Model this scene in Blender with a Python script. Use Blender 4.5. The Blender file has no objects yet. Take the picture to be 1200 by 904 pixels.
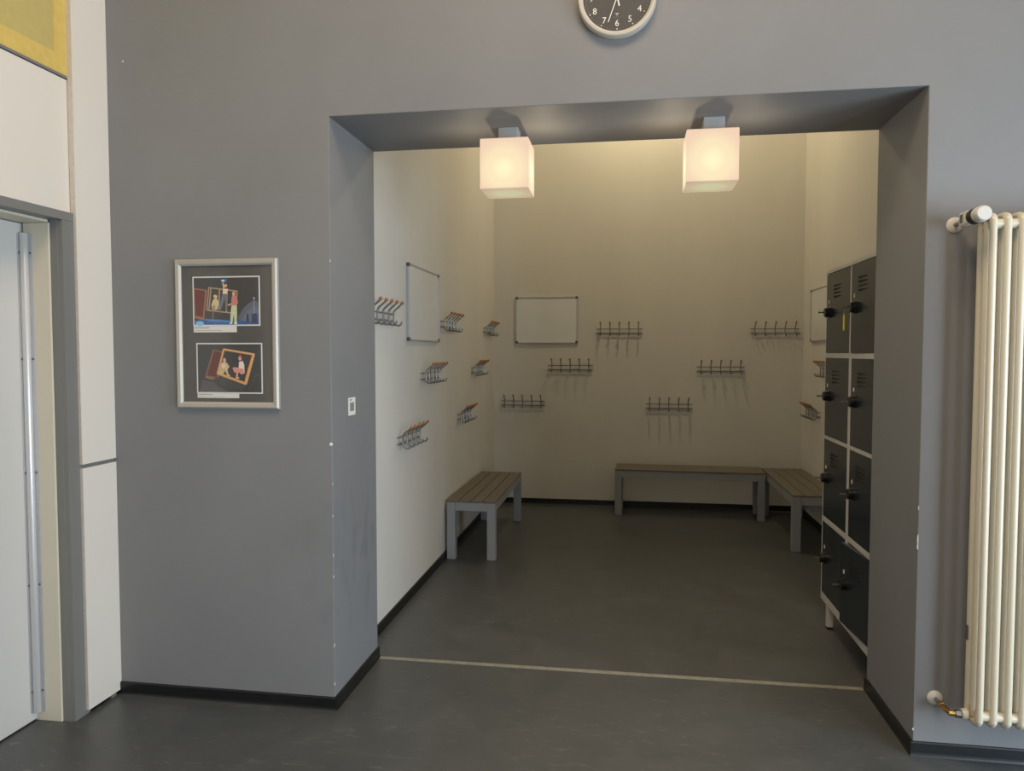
import bpy, bmesh, math, random
from mathutils import Matrix, Vector, Euler
random.seed(7)
S = bpy.context.scene
C = S.collection
PI = math.pi

# ------------------------------------------------------------------ camera
cam_d = bpy.data.cameras.new('camera')
cam_d.sensor_width = 36.0
cam_d.lens = 866.74 / 1200 * 36.0
cam_d.clip_start = 0.02
cam = bpy.data.objects.new('camera', cam_d)
C.objects.link(cam)
YAW, PITCH = -0.1546, -0.0454
fw = Vector((math.sin(YAW) * math.cos(PITCH), math.cos(YAW) * math.cos(PITCH), math.sin(PITCH)))
rt = Vector((math.cos(YAW), -math.sin(YAW), 0))
up = rt.cross(fw)
m = Matrix((rt, up, -fw)).transposed().to_4x4()
m.translation = Vector((1.3238, -3.1824, 1.6505))
cam.matrix_world = m
S.camera = cam

# ------------------------------------------------------------------ view
S.view_settings.view_transform = 'Standard'
S.view_settings.look = 'None'
S.view_settings.gamma = 1.0
S.view_settings.use_curve_mapping = False
S.view_settings.exposure = 0.0
try:
    S.cycles.use_denoising = True
    S.cycles.max_bounces = 10
    S.cycles.diffuse_bounces = 5
    S.cycles.denoising_prefilter = 'ACCURATE'
    S.cycles.use_adaptive_sampling = False
    S.cycles.sample_clamp_indirect = 4.0
except Exception:
    pass

# ------------------------------------------------------------------ world + large lights
world = bpy.data.worlds.new('world')
S.world = world
world.use_nodes = True
bgn = world.node_tree.nodes['Background']
bgn.inputs[0].default_value = (0.62, 0.78, 1.0, 1)
bgn.inputs[1].default_value = 0.6


def area_light(name, loc, target, size, size_y, power, color, spread=180):
    d = bpy.data.lights.new(name, 'AREA')
    d.shape = 'RECTANGLE'
    d.size, d.size_y = size, size_y
    d.energy = power
    d.color = color
    d.spread = math.radians(spread)
    o = bpy.data.objects.new(name, d)
    C.objects.link(o)
    o.location = loc
    o.rotation_euler = (Vector(target) - Vector(loc)).to_track_quat('-Z', 'Y').to_euler()
    return o


def point_light(name, loc, power, color, radius=0.06):
    d = bpy.data.lights.new(name, 'POINT')
    d.energy = power
    d.color = color
    d.shadow_soft_size = radius
    o = bpy.data.objects.new(name, d)
    C.objects.link(o)
    o.location = loc
    return o


def spot_light(name, loc, power, color, angle, blend=0.25, radius=0.0):
    d = bpy.data.lights.new(name, 'SPOT')
    d.energy = power
    d.color = color
    d.spot_size = math.radians(angle)
    d.spot_blend = blend
    d.shadow_soft_size = radius
    o = bpy.data.objects.new(name, d)
    C.objects.link(o)
    o.location = loc
    return o


COOL = (0.70, 0.85, 1.0)
WARM = (1.0, 0.77, 0.52)
# daylight through the two windows in the right wall of the hall
area_light('daylight_near', (5.05, -1.95, 1.25), (1.5, -0.7, 1.15), 1.5, 2.2, 132, COOL)
area_light('daylight_far', (5.05, -4.55, 1.25), (1.0, -2.8, 1.15), 1.5, 2.2, 155, COOL)
# ceiling lights of the hall, above the picture
area_light('hall_ceiling_light', (1.4, -2.4, 5.15), (1.4, -2.0, 0), 2.2, 1.4, 118, WARM)
# ceiling lamps of the cloakroom, hidden above the soffit (they throw the steep hook shadows)
LAMPC = (1.0, 0.83, 0.52)
spot_light('cloakroom_downlight', (1.55, 3.68, 4.9), 120, LAMPC, 150)


# ------------------------------------------------------------------ materials
def lin(c):
    return tuple(((x / 255) / 12.92 if x / 255 <= 0.04045 else ((x / 255 + 0.055) / 1.055) ** 2.4) for x in c)


def mat(name, rgb, rough=0.5, metal=0.0, noise=0.0, nscale=6.0, bump=0.0, bscale=80.0, stretch=None, spec=0.5, rgb2=None, coat=0.0, detail=4.0):
    """rgb: sRGB 0-255 albedo; noise mixes in rgb2 (or a darker rgb)"""
    mt = bpy.data.materials.new(name)
    mt.use_nodes = True
    nt = mt.node_tree
    b = nt.nodes['Principled BSDF']
    col = lin(rgb)
    b.inputs['Base Color'].default_value = (*col, 1)
    b.inputs['Roughness'].default_value = rough
    b.inputs['Metallic'].default_value = metal
    b.inputs['Specular IOR Level'].default_value = spec
    if coat:
        b.inputs['Coat Weight'].default_value = coat
        b.inputs['Coat Roughness'].default_value = 0.08
    tc = nt.nodes.new('ShaderNodeTexCoord')
    mp = nt.nodes.new('ShaderNodeMapping')
    nt.links.new(tc.outputs['Object'], mp.inputs['Vector'])
    if stretch:
        mp.inputs['Scale'].default_value = stretch
    if noise > 0:
        n = nt.nodes.new('ShaderNodeTexNoise')
        n.inputs['Scale'].default_value = nscale
        n.inputs['Detail'].default_value = detail
        nt.links.new(mp.outputs[0], n.inputs['Vector'])
        r = nt.nodes.new('ShaderNodeValToRGB')
        c2 = lin(rgb2) if rgb2 else tuple(x * (1 - noise) for x in col)
        r.color_ramp.elements[0].position = 0.35
        r.color_ramp.elements[1].position = 0.65
        r.color_ramp.elements[0].color = (*c2, 1)
        r.color_ramp.elements[1].color = (*col, 1)
        nt.links.new(n.outputs['Fac'], r.inputs[0])
        nt.links.new(r.outputs[0], b.inputs['Base Color'])
    if bump > 0:
        n2 = nt.nodes.new('ShaderNodeTexNoise')
        n2.inputs['Scale'].default_value = bscale
        n2.inputs['Detail'].default_value = 3
        nt.links.new(mp.outputs[0], n2.inputs['Vector'])
        bp = nt.nodes.new('ShaderNodeBump')
        bp.inputs['Strength'].default_value = bump
        bp.inputs['Distance'].default_value = 0.004
        nt.links.new(n2.outputs['Fac'], bp.inputs['Height'])
        nt.links.new(bp.outputs[0], b.inputs['Normal'])
    return mt


def scuffed_wall():
    """grey wall paint with faint mottling and dark smudges low on the left reveal"""
    mt = mat('grey_wall_paint', (127, 127, 128), 0.62, bump=0.06, bscale=160)
    nt = mt.node_tree
    N, L = nt.nodes, nt.links
    b = N['Principled BSDF']
    tc = N.new('ShaderNodeTexCoord')
    n = N.new('ShaderNodeTexNoise'); n.inputs['Scale'].default_value = 1.7; n.inputs['Detail'].default_value = 5
    L.new(tc.outputs['Object'], n.inputs['Vector'])
    r = N.new('ShaderNodeValToRGB')
    r.color_ramp.elements[0].position = 0.3; r.color_ramp.elements[0].color = (*lin((124, 124, 125)), 1)
    r.color_ramp.elements[1].position = 0.7; r.color_ramp.elements[1].color = (*lin((130, 130, 131)), 1)
    L.new(n.outputs['Fac'], r.inputs[0])
    # smudges: stretched noise, only near a spot on the left reveal (0, 0.3, 0.55)
    sx = N.new('ShaderNodeVectorMath'); sx.operation = 'DISTANCE'
    sx.inputs[1].default_value = (0.0, 0.33, 0.62)
    L.new(tc.outputs['Object'], sx.inputs[0])
    mr = N.new('ShaderNodeMapRange'); mr.inputs['From Min'].default_value = 0.1; mr.inputs['From Max'].default_value = 0.5
    mr.inputs['To Min'].default_value = 1; mr.inputs['To Max'].default_value = 0
    L.new(sx.outputs['Value'], mr.inputs['Value'])
    mp = N.new('ShaderNodeMapping'); mp.inputs['Scale'].default_value = (14, 14, 5); mp.inputs['Rotation'].default_value = (0.5, 0, 0)
    L.new(tc.outputs['Object'], mp.inputs['Vector'])
    n2 = N.new('ShaderNodeTexNoise'); n2.inputs['Scale'].default_value = 1.0; n2.inputs['Detail'].default_value = 6
    L.new(mp.outputs[0], n2.inputs['Vector'])
    r2 = N.new('ShaderNodeValToRGB'); r2.color_ramp.elements[0].position = 0.5; r2.color_ramp.elements[1].position = 0.75
    L.new(n2.outputs['Fac'], r2.inputs[0])
    mu = N.new('ShaderNodeMath'); mu.operation = 'MULTIPLY'
    L.new(r2.outputs[0], mu.inputs[0]); L.new(mr.outputs[0], mu.inputs[1])
    mu2 = N.new('ShaderNodeMath'); mu2.operation = 'MULTIPLY'; mu2.inputs[1].default_value = 0.55
    L.new(mu.outputs[0], mu2.inputs[0])
    mx = N.new('ShaderNodeMix'); mx.data_type = 'RGBA'
    mx.inputs['B'].default_value = (*lin((92, 93, 97)), 1)
    L.new(mu2.outputs[0], mx.inputs['Factor']); L.new(r.outputs[0], mx.inputs['A'])
    L.new(mx.outputs['Result'], b.inputs['Base Color'])
    return mt


def linoleum():
    """dark marbled linoleum with short pale flecks"""
    mt = mat('dark_linoleum', (72, 73, 72), 0.36, bump=0.05, bscale=60)
    nt = mt.node_tree
    N, L = nt.nodes, nt.links
    b = N['Principled BSDF']
    tc = N.new('ShaderNodeTexCoord')
    n = N.new('ShaderNodeTexNoise'); n.inputs['Scale'].default_value = 3.2; n.inputs['Detail'].default_value = 8
    n.inputs['Roughness'].default_value = 0.65
    n.inputs['Distortion'].default_value = 0.8
    L.new(tc.outputs['Object'], n.inputs['Vector'])
    r = N.new('ShaderNodeValToRGB')
    r.color_ramp.elements[0].position = 0.3; r.color_ramp.elements[0].color = (*lin((69, 72, 73)), 1)
    r.color_ramp.elements[1].position = 0.72; r.color_ramp.elements[1].color = (*lin((83, 85, 86)), 1)
    L.new(n.outputs['Fac'], r.inputs[0])
    mp = N.new('ShaderNodeMapping'); mp.inputs['Scale'].default_value = (9, 42, 1); mp.inputs['Rotation'].default_value = (0, 0, 0.35)
    L.new(tc.outputs['Object'], mp.inputs['Vector'])
    n2 = N.new('ShaderNodeTexNoise'); n2.inputs['Scale'].default_value = 1.0; n2.inputs['Detail'].default_value = 5
    n2.inputs['Distortion'].default_value = 1.5
    L.new(mp.outputs[0], n2.inputs['Vector'])
    r2 = N.new('ShaderNodeValToRGB'); r2.color_ramp.elements[0].position = 0.6; r2.color_ramp.elements[1].position = 0.74
    r2.color_ramp.elements[1].color = (0.5, 0.5, 0.5, 1)
    L.new(n2.outputs['Fac'], r2.inputs[0])
    mx = N.new('ShaderNodeMix'); mx.data_type = 'RGBA'
    mx.inputs['B'].default_value = (*lin((122, 122, 118)), 1)
    L.new(r2.outputs[0], mx.inputs['Factor']); L.new(r.outputs[0], mx.inputs['A'])
    L.new(mx.outputs['Result'], b.inputs['Base Color'])
    rr = N.new('ShaderNodeMapRange'); rr.inputs['To Min'].default_value = 0.3; rr.inputs['To Max'].default_value = 0.46
    L.new(n.outputs['Fac'], rr.inputs['Value']); L.new(rr.outputs[0], b.inputs['Roughness'])
    return mt


def emissive_shade():
    """lit opal glass: brightest where the bulb sits behind it"""
    mt = bpy.data.materials.new('lit_opal_glass')
    mt.use_nodes = True
    nt = mt.node_tree
    N, L = nt.nodes, nt.links
    b = N['Principled BSDF']
    b.inputs['Base Color'].default_value = (0.03, 0.03, 0.03, 1)
    b.inputs['Roughness'].default_value = 0.6
    b.inputs['Specular IOR Level'].default_value = 0.0
    tc = N.new('ShaderNodeTexCoord')
    d = N.new('ShaderNodeVectorMath'); d.operation = 'DISTANCE'; d.inputs[1].default_value = (0, 0, -0.205)
    L.new(tc.outputs['Object'], d.inputs[0])
    r = N.new('ShaderNodeValToRGB')
    r.color_ramp.interpolation = 'EASE'
    mr = N.new('ShaderNodeMapRange'); mr.inputs['From Min'].default_value = 0.108; mr.inputs['From Max'].default_value = 0.18
    L.new(d.outputs['Value'], mr.inputs['Value']); L.new(mr.outputs[0], r.inputs[0])
    r.color_ramp.elements[0].color = (1.0, 0.93, 0.58, 1)
    r.color_ramp.elements[1].color = (0.89, 0.64, 0.46, 1)
    e = r.color_ramp.elements.new(0.3); e.color = (0.96, 0.79, 0.50, 1)
    L.new(r.outputs[0], b.inputs['Emission Color'])
    g = N.new('ShaderNodeNewGeometry')
    sp = N.new('ShaderNodeSeparateXYZ'); L.new(g.outputs['Normal'], sp.inputs[0])
    ab = N.new('ShaderNodeMath'); ab.operation = 'ABSOLUTE'; L.new(sp.outputs['Z'], ab.inputs[0])
    m2 = N.new('ShaderNodeMapRange'); m2.inputs['To Min'].default_value = 1.0; m2.inputs['To Max'].default_value = 0.6
    L.new(ab.outputs[0], m2.inputs['Value']); L.new(m2.outputs[0], b.inputs['Emission Strength'])
    return mt


def pane_glass(name='picture_glass', ior=1.4):
    mt = bpy.data.materials.new(name)
    mt.use_nodes = True
    nt = mt.node_tree
    N, L = nt.nodes, nt.links
    N.remove(N['Principled BSDF'])
    t = N.new('ShaderNodeBsdfTransparent'); gl = N.new('ShaderNodeBsdfGlossy'); gl.inputs['Roughness'].default_value = 0.06
    # thin-sheet reflectance (same from both faces of the sheet)
    lw = N.new('ShaderNodeLayerWeight'); lw.inputs['Blend'].default_value = 0.5
    pw = N.new('ShaderNodeMath'); pw.operation = 'POWER'; pw.inputs[1].default_value = 5
    L.new(lw.outputs['Facing'], pw.inputs[0])
    f0 = ((ior - 1) / (ior + 1)) ** 2
    fr = N.new('ShaderNodeMath'); fr.operation = 'MULTIPLY_ADD'; fr.inputs[1].default_value = 0.6; fr.inputs[2].default_value = f0
    L.new(pw.outputs[0], fr.inputs[0])
    mx = N.new('ShaderNodeMixShader')
    L.new(fr.outputs[0], mx.inputs[0]); L.new(t.outputs[0], mx.inputs[1]); L.new(gl.outputs[0], mx.inputs[2])
    L.new(mx.outputs[0], N['Material Output'].inputs[0])
    return mt


M = {
    'grey': scuffed_wall(),
    'white': mat('white_wall_paint', (214, 210, 202), 0.7, noise=0.05, nscale=2.0, bump=0.08, bscale=120, stretch=(1, 1, 0.25)),
    'ceil': mat('white_ceiling_paint', (225, 222, 215), 0.8),
    'lino': linoleum(),
    'base': mat('black_rubber_skirting', (21, 23, 24), 0.4, noise=0.3, nscale=9, bump=0.05),
    'strip': mat('aluminium_threshold', (166, 162, 150), 0.45, metal=0.35, noise=0.2, nscale=30),
    'panel': mat('white_laminate', (226, 218, 206), 0.45, noise=0.02, nscale=2),
    'panel_edge': mat('raw_panel_edge', (206, 197, 183), 0.6, noise=0.1, nscale=40),
    'steel': mat('grey_painted_steel', (124, 123, 119), 0.45, noise=0.04, nscale=3),
    'liner': mat('cream_painted_liner', (214, 206, 186), 0.5, noise=0.03, nscale=3),
    'door': mat('pale_grey_door_paint', (206, 203, 197), 0.45, noise=0.03, nscale=2),
    'alu': mat('brushed_aluminium', (214, 213, 212), 0.34, metal=0.35, noise=0.08, nscale=40, stretch=(1, 1, 0.02)),
    'aluflat': mat('satin_aluminium', (196, 196, 197), 0.4, metal=0.5, noise=0.05, nscale=30),
    'yellow': mat('yellow_fabric', (216, 186, 100), 0.75, noise=0.08, nscale=25, bump=0.1, bscale=300),
    'olive': mat('olive_yellow_fabric', (192, 174, 106), 0.75, noise=0.06, nscale=25, bump=0.1, bscale=300),
    'bench': mat('grey_powder_coat', (150, 151, 154), 0.5, noise=0.03, nscale=20, bump=0.05, bscale=300),
    'slat': mat('taupe_composite_board', (116, 108, 97), 0.55, noise=0.16, nscale=6, bump=0.12, bscale=60, stretch=(3, 25, 25)),
    'chrome': mat('polished_steel', (142, 141, 140), 0.36, metal=0.8),
    'wood': mat('orange_beech', (186, 124, 76), 0.5, noise=0.12, nscale=60),
    'board': mat('white_enamel', (222, 222, 220), 0.16, noise=0.02, nscale=3, coat=0.3),
    'corner': mat('grey_plastic', (92, 90, 88), 0.5),
    'lockw': mat('light_grey_lacquer', (198, 194, 186), 0.42, noise=0.03, nscale=8),
    'lockd': mat('anthracite_lacquer', (36, 43, 50), 0.24, noise=0.1, nscale=4, spec=0.5),
    'black': mat('black_plastic', (14, 15, 17), 0.35),
    'vent': mat('dark_vent_slot', (8, 8, 9), 0.7),
    'plate': mat('white_plate', (230, 228, 222), 0.4),
    'keytag': mat('yellow_key_tag', (226, 204, 40), 0.4),
    'rad': mat('cream_radiator_enamel', (210, 201, 179), 0.3, noise=0.02, nscale=4),
    'wplastic': mat('white_plastic', (208, 203, 195), 0.45),
    'brass': mat('brass', (196, 156, 90), 0.3, metal=1.0),
    'lcd': mat('dull_display', (104, 102, 92), 0.25),
    'rim': mat('polished_rim', (226, 217, 202), 0.32, metal=0.45),
    'dial': mat('dark_clock_dial', (62, 61, 60), 0.5),
    'white_ink': mat('white_ink', (232, 228, 218), 0.6),
    'dim_ink': mat('dim_blue_ink', (120, 124, 150), 0.6),
    'frame': mat('satin_silver_frame', (186, 180, 168), 0.45, metal=0.3, noise=0.04, nscale=30),
    'matb': mat('black_mat_board', (90, 86, 82), 0.7),
    'paper': mat('white_paper', (226, 224, 218), 0.6),
    'ink': mat('dark_ink', (60, 60, 60), 0.7),
    'lampmetal': mat('grey_lamp_metal', (186, 186, 186), 0.4, metal=0.3),
    'shade': emissive_shade(),
    'plaster': mat('bare_plaster', (226, 224, 218), 0.8),
    'glass': pane_glass(),
    'clear': pane_glass('clear_clock_cover', 1.08),
}


# ------------------------------------------------------------------ mesh helpers
class MB:
    def __init__(s):
        s.bm = bmesh.new()
        s.mats = []

    def _mi(s, m):
        if m is None:
            return 0
        if m not in s.mats:
            s.mats.append(m)
        return s.mats.index(m)

    def box(s, x0, x1, y0, y1, z0, z1, bev=0.0, m=None, seg=2):
        r = bmesh.ops.create_cube(s.bm, size=1.0)
        vs = r['verts']
        for v in vs:
            v.co = Vector(((x0 + x1) / 2 + v.co.x * (x1 - x0), (y0 + y1) / 2 + v.co.y * (y1 - y0), (z0 + z1) / 2 + v.co.z * (z1 - z0)))
        fs = {f for v in vs for f in v.link_faces}
        mi = s._mi(m)
        for f in fs:
            f.material_index = mi
        if bev > 0:
            es = {e for v in vs for e in v.link_edges}
            bmesh.ops.bevel(s.bm, geom=list(es), offset=bev, segments=seg, profile=0.5, affect='EDGES')
        return s

    def prism(s, pts, axis, a0, a1, m=None, bev=0.0):
        """polygon pts in the plane across axis, extruded from a0 to a1"""
        def co(p, a):
            return {'x': (a, p[0], p[1]), 'y': (p[0], a, p[1]), 'z': (p[0], p[1], a)}[axis]
        lo = [s.bm.verts.new(co(p, a0)) for p in pts]
        hi = [s.bm.verts.new(co(p, a1)) for p in pts]
        mi = s._mi(m)
        fs = [s.bm.faces.new(lo), s.bm.faces.new(hi[::-1])]
        n = len(pts)
        for i in range(n):
            fs.append(s.bm.faces.new([lo[i], hi[i], hi[(i + 1) % n], lo[(i + 1) % n]][::-1]))
        for f in fs:
            f.material_index = mi
        bmesh.ops.recalc_face_normals(s.bm, faces=fs)
        if bev:
            es = {e for f in fs for e in f.edges}
            bmesh.ops.bevel(s.bm, geom=list(es), offset=bev, segments=2, profile=0.5, affect='EDGES')
        return s

    def flat(s, pts3, m=None):
        f = s.bm.faces.new([s.bm.verts.new(p) for p in pts3])
        f.material_index = s._mi(m)
        return s

    def tube(s, path, r, n=8, m=None, cap=True):
        """round bar along a list of points; r may be a list"""
        P = [Vector(p) for p in path]
        rs = r if isinstance(r, (list, tuple)) else [r] * len(P)
        mi = s._mi(m)
        rings = []
        prev = None
        for i, p in enumerate(P):
            if i == 0:
                t = P[1] - P[0]
            elif i == len(P) - 1:
                t = P[-1] - P[-2]
            else:
                t = (P[i + 1] - p).normalized() + (p - P[i - 1]).normalized()
            t.normalize()
            if prev is None:
                a = Vector((0, 0, 1)) if abs(t.z) < 0.9 else Vector((1, 0, 0))
                u = t.cross(a).normalized()
            else:
                u = (prev - t * prev.dot(t)).normalized()
            prev = u
            w = t.cross(u)
            rings.append([s.bm.verts.new(p + (u * math.cos(2 * PI * k / n) + w * math.sin(2 * PI * k / n)) * rs[i]) for k in range(n)])
        fs = []
        for i in range(len(rings) - 1):
            for k in range(n):
                fs.append(s.bm.faces.new([rings[i][k], rings[i][(k + 1) % n], rings[i + 1][(k + 1) % n], rings[i + 1][k]]))
        if cap:
            fs.append(s.bm.faces.new(rings[0][::-1]))
            fs.append(s.bm.faces.new(rings[-1]))
        for f in fs:
            f.material_index = mi
            f.smooth = True
        return s

    def lathe(s, prof, center, axis='y', n=32, m=None):
        """prof: list of (radius, position along axis)"""
        c = Vector(center)
        mi = s._mi(m)
        def co(r, a, t):
            if axis == 'y':
                return c + Vector((r * math.cos(t), a, r * math.sin(t)))
            if axis == 'x':
                return c + Vector((a, r * math.cos(t), r * math.sin(t)))
            return c + Vector((r * math.cos(t), r * math.sin(t), a))
        rings = []
        for r, a in prof:
            if r < 1e-6:
                rings.append([s.bm.verts.new(co(0, a, 0))])
            else:
                rings.append([s.bm.verts.new(co(r, a, 2 * PI * k / n)) for k in range(n)])
        fs = []
        for A, B in zip(rings[:-1], rings[1:]):
            for k in range(n):
                k2 = (k + 1) % n
                if len(A) == 1 and len(B) == 1:
                    continue
                if len(A) == 1:
                    fs.append(s.bm.faces.new([A[0], B[k], B[k2]]))
                elif len(B) == 1:
                    fs.append(s.bm.faces.new([A[k], B[0], A[k2]]))
                else:
                    fs.append(s.bm.faces.new([A[k], B[k], B[k2], A[k2]]))
        for f in fs:
            f.material_index = mi
            f.smooth = True
        bmesh.ops.recalc_face_normals(s.bm, faces=fs)
        return s

    def ball(s, c, r, m=None, seg=12):
        prof = [(r * math.sin(PI * i / 8), -r * math.cos(PI * i / 8)) for i in range(9)]
        prof[0] = (0, -r); prof[-1] = (0, r)
        return s.lathe(prof, c, 'z', seg, m)

    def build(s, name, material=None, parent=None, loc=None, smooth_angle=None):
        me = bpy.data.meshes.new(name)
        s.bm.to_mesh(me)
        s.bm.free()
        if s.mats:
            for k in s.mats:
                me.materials.append(M[k])
        else:
            me.materials.append(M[material])
        if any(p_.use_smooth for p_ in me.polygons):
            me.set_sharp_from_angle(angle=math.radians(38))
        o = bpy.data.objects.new(name, me)
        C.objects.link(o)
        if loc is not None:
            o.location = loc
        if parent is not None:
            o.parent = parent
        return o


def tag(o, label=None, cat=None, group=None, kind=None):
    if label: o['label'] = label
    if cat: o['category'] = cat
    if group: o['group'] = group
    if kind: o['kind'] = kind
    return o


def empty(name, loc=(0, 0, 0), rz=0.0, parent=None):
    o = bpy.data.objects.new(name, None)
    o.empty_display_size = 0.1
    C.objects.link(o)
    o.location = loc
    o.rotation_euler = (0, 0, rz)
    if parent is not None:
        o.parent = parent
    return o


def copy_tree(o, parent=None):
    c = o.copy()
    C.objects.link(c)
    if parent is not None:
        c.parent = parent
    for ch in [x for x in C.objects if x.parent == o]:
        copy_tree(ch, c)
    return c


def text_mesh(name, txt, size, material, parent, loc, rot=(PI / 2, 0, 0)):
    cu = bpy.data.curves.new(name, 'FONT')
    cu.body = txt
    cu.size = size
    cu.align_x = 'CENTER'
    cu.align_y = 'CENTER'
    cu.extrude = 0.0003
    cu.resolution_u = 3
    tmp = bpy.data.objects.new(name + '_tmp', cu)
    C.objects.link(tmp)
    bpy.context.view_layer.update()
    me = bpy.data.meshes.new_from_object(tmp.evaluated_get(bpy.context.evaluated_depsgraph_get()))
    bpy.data.objects.remove(tmp)
    me.materials.clear()
    me.materials.append(M[material])
    o = bpy.data.objects.new(name, me)
    C.objects.link(o)
    o.location = loc
    o.rotation_euler = rot
    o.parent = parent
    return o


# ------------------------------------------------------------------ dimensions
W, D0, H = 2.4916, 0.5936, 2.7          # opening: width, wall thickness, soffit height
XL, XR, YB = -0.1097, 3.098, 4.7658     # cloakroom walls
CX = -1.086                             # face of the white cladding on the left
HB = 0.0576                             # skirting height
HALL_R, HALL_B, TOP, ALC_TOP = 4.9, -7.0, 5.3, 5.1

# ------------------------------------------------------------------ large structure
def structure(o):
    o['kind'] = 'structure'
    return o

f = MB().box(-1.9, 5.1, HALL_B, YB + 0.2, -0.1, 0.0)
structure(f.build('floor', 'lino'))

# front wall: an upside-down U with the opening cut out
wf = MB()
wf.prism([(-1.6, 0), (0, 0), (0, H), (W, H), (W, 0), (HALL_R + .2, 0), (HALL_R + .2, TOP), (-1.6, TOP)], 'y', 0.0, D0, bev=0.003)
wall_front = structure(wf.build('wall_front', 'grey'))
# plaster chips on the jamb edges and small marks
def chip(x, y, z, w, h, name='plaster_chip'):
    pts = []
    n = 7
    for k in range(n):
        a = 2 * PI * k / n
        q = random.uniform(0.7, 1.15)
        pts.append((x + w * q * math.cos(a), z + h * q * math.sin(a)))
    return MB().prism(pts, 'y', y - 0.0012, y + 0.003).build(name, 'plaster', wall_front)
for z, w, h in ((0.118, .0025, .007), (0.30, .002, .01), (0.62, .0015, .006), (0.72, .0015, .008), (0.9, .0015, .006), (2.06, .0015, .006), (1.05, .0015, .004)):
    chip(0.0, -0.0005, z, w, h)
for z, w, h in ((0.89, .0025, .026), (0.86, .003, .012), (1.02, .0015, .01), (0.105, .0025, .006)):
    chip(W, -0.0005, z, w, h)
MB().lathe([(0, -.003), (.006, -.003), (.008, 0), (.008, .003)], (-0.006, 0, 1.23), 'y', 16).build('screw_cap', 'plaster', wall_front)
MB().lathe([(0, -.002), (.003, -.002), (.004, 0), (.004, .003)], (-1.003, 0, 3.0), 'y', 10).build('nail_filler', 'plaster', wall_front)

structure(MB().box(XL - .2, XL, D0, YB + .2, 0, ALC_TOP).build('wall_alcove_left', 'white'))
structure(MB().box(XR, XR + .2, D0, YB + .2, 0, ALC_TOP).build('wall_alcove_right', 'white'))
structure(MB().box(XL, XR, YB, YB + .2, 0, ALC_TOP).build('wall_alcove_back', 'white'))
structure(MB().box(XL - .2, XR + .2, D0, YB + .2, ALC_TOP, ALC_TOP + .1).build('ceiling_alcove', 'ceil'))
structure(MB().box(-1.9, HALL_R + .3, HALL_B - .2, 0, TOP, TOP + .1).build('ceiling', 'ceil'))
structure(MB().box(-1.9, HALL_R + .3, HALL_B - .2, HALL_B, 0, TOP).build('wall_back', 'panel'))

# right wall of the hall with two windows (outside the picture, they let the daylight in)
ws = [(-2.75, -1.15), (-5.35, -3.75)]
wr = MB()
wz0, wz1 = 0.06, 2.45
X0, X1 = HALL_R, HALL_R + .1
wr.box(X0, X1, HALL_B, 0, 0, wz0).box(X0, X1, HALL_B, 0, wz1, TOP)
wr.box(X0, X1, HALL_B, ws[1][0], wz0, wz1).box(X0, X1, ws[1][1], ws[0][0], wz0, wz1).box(X0, X1, ws[0][1], 0, wz0, wz1)
structure(wr.build('wall_right', 'panel'))
for i, (a, b) in enumerate(ws):
    fr = MB()
    t = .06
    fr.box(X0, X1, a, a + t, wz0, wz1).box(X0, X1, b - t, b, wz0, wz1).box(X0, X1, a + t, b - t, wz0, wz0 + t).box(X0, X1, a + t, b - t, wz1 - t, wz1)
    wn = structure(fr.build('window_%d' % (i + 1), 'panel'))

# ------------------------------------------------------------------ skirting
def skirting(name, pts, side=1):
    """black rubber skirting along a plan polyline; side picks which way it is thick"""
    P = [Vector((p[0], p[1])) for p in pts]
    prof = [(0.0005, 0.0), (0.016, 0.0), (0.0125, 0.006), (0.0115, 0.014), (0.0115, HB - .004), (0.009, HB), (0.0005, HB)]
    bm = bmesh.new()
    rings = []
    for i, p in enumerate(P):
        d0 = (P[i] - P[i - 1]).normalized() if i > 0 else None
        d1 = (P[i + 1] - P[i]).normalized() if i < len(P) - 1 else None
        if d0 is None: d0 = d1
        if d1 is None: d1 = d0
        n0 = Vector((d0.y, -d0.x)) * side
        n1 = Vector((d1.y, -d1.x)) * side
        mit = (n0 + n1).normalized()
        k = 1 / max(0.3, mit.dot(n0))
        rings.append([bm.verts.new((p.x + mit.x * o * k, p.y + mit.y * o * k, z)) for o, z in prof])
    n = len(prof)
    for A, B in zip(rings[:-1], rings[1:]):
        for k in range(n):
            bm.faces.new([A[k], B[k], B[(k + 1) % n], A[(k + 1) % n]])
    bm.faces.new(rings[0]); bm.faces.new(rings[-1][::-1])
    bmesh.ops.recalc_face_normals(bm, faces=bm.faces[:])
    b = MB(); b.bm.free(); b.bm = bm
    return structure(b.build(name, 'base'))

skirting('baseboard_front_left', [(CX - .02, 0), (0, 0), (0, D0)], 1)
skirting('baseboard_front_right', [(W, D0), (W, 0), (HALL_R, 0)], 1)
skirting('baseboard_alcove_left', [(XL, D0), (XL, YB - .012)], 1)
skirting('baseboard_alcove_back', [(XL, YB), (XR, YB)], 1)
skirting('baseboard_alcove_right', [(XR, YB - .012), (XR, D0)], 1)
ts = MB().prism([(0.016, .566), (W - .016, .572), (W - .016, .604), (0.016, .598)], 'z', 0.0, 0.0035, bev=.0012)
structure(ts.build('trim_1', 'strip'))

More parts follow.
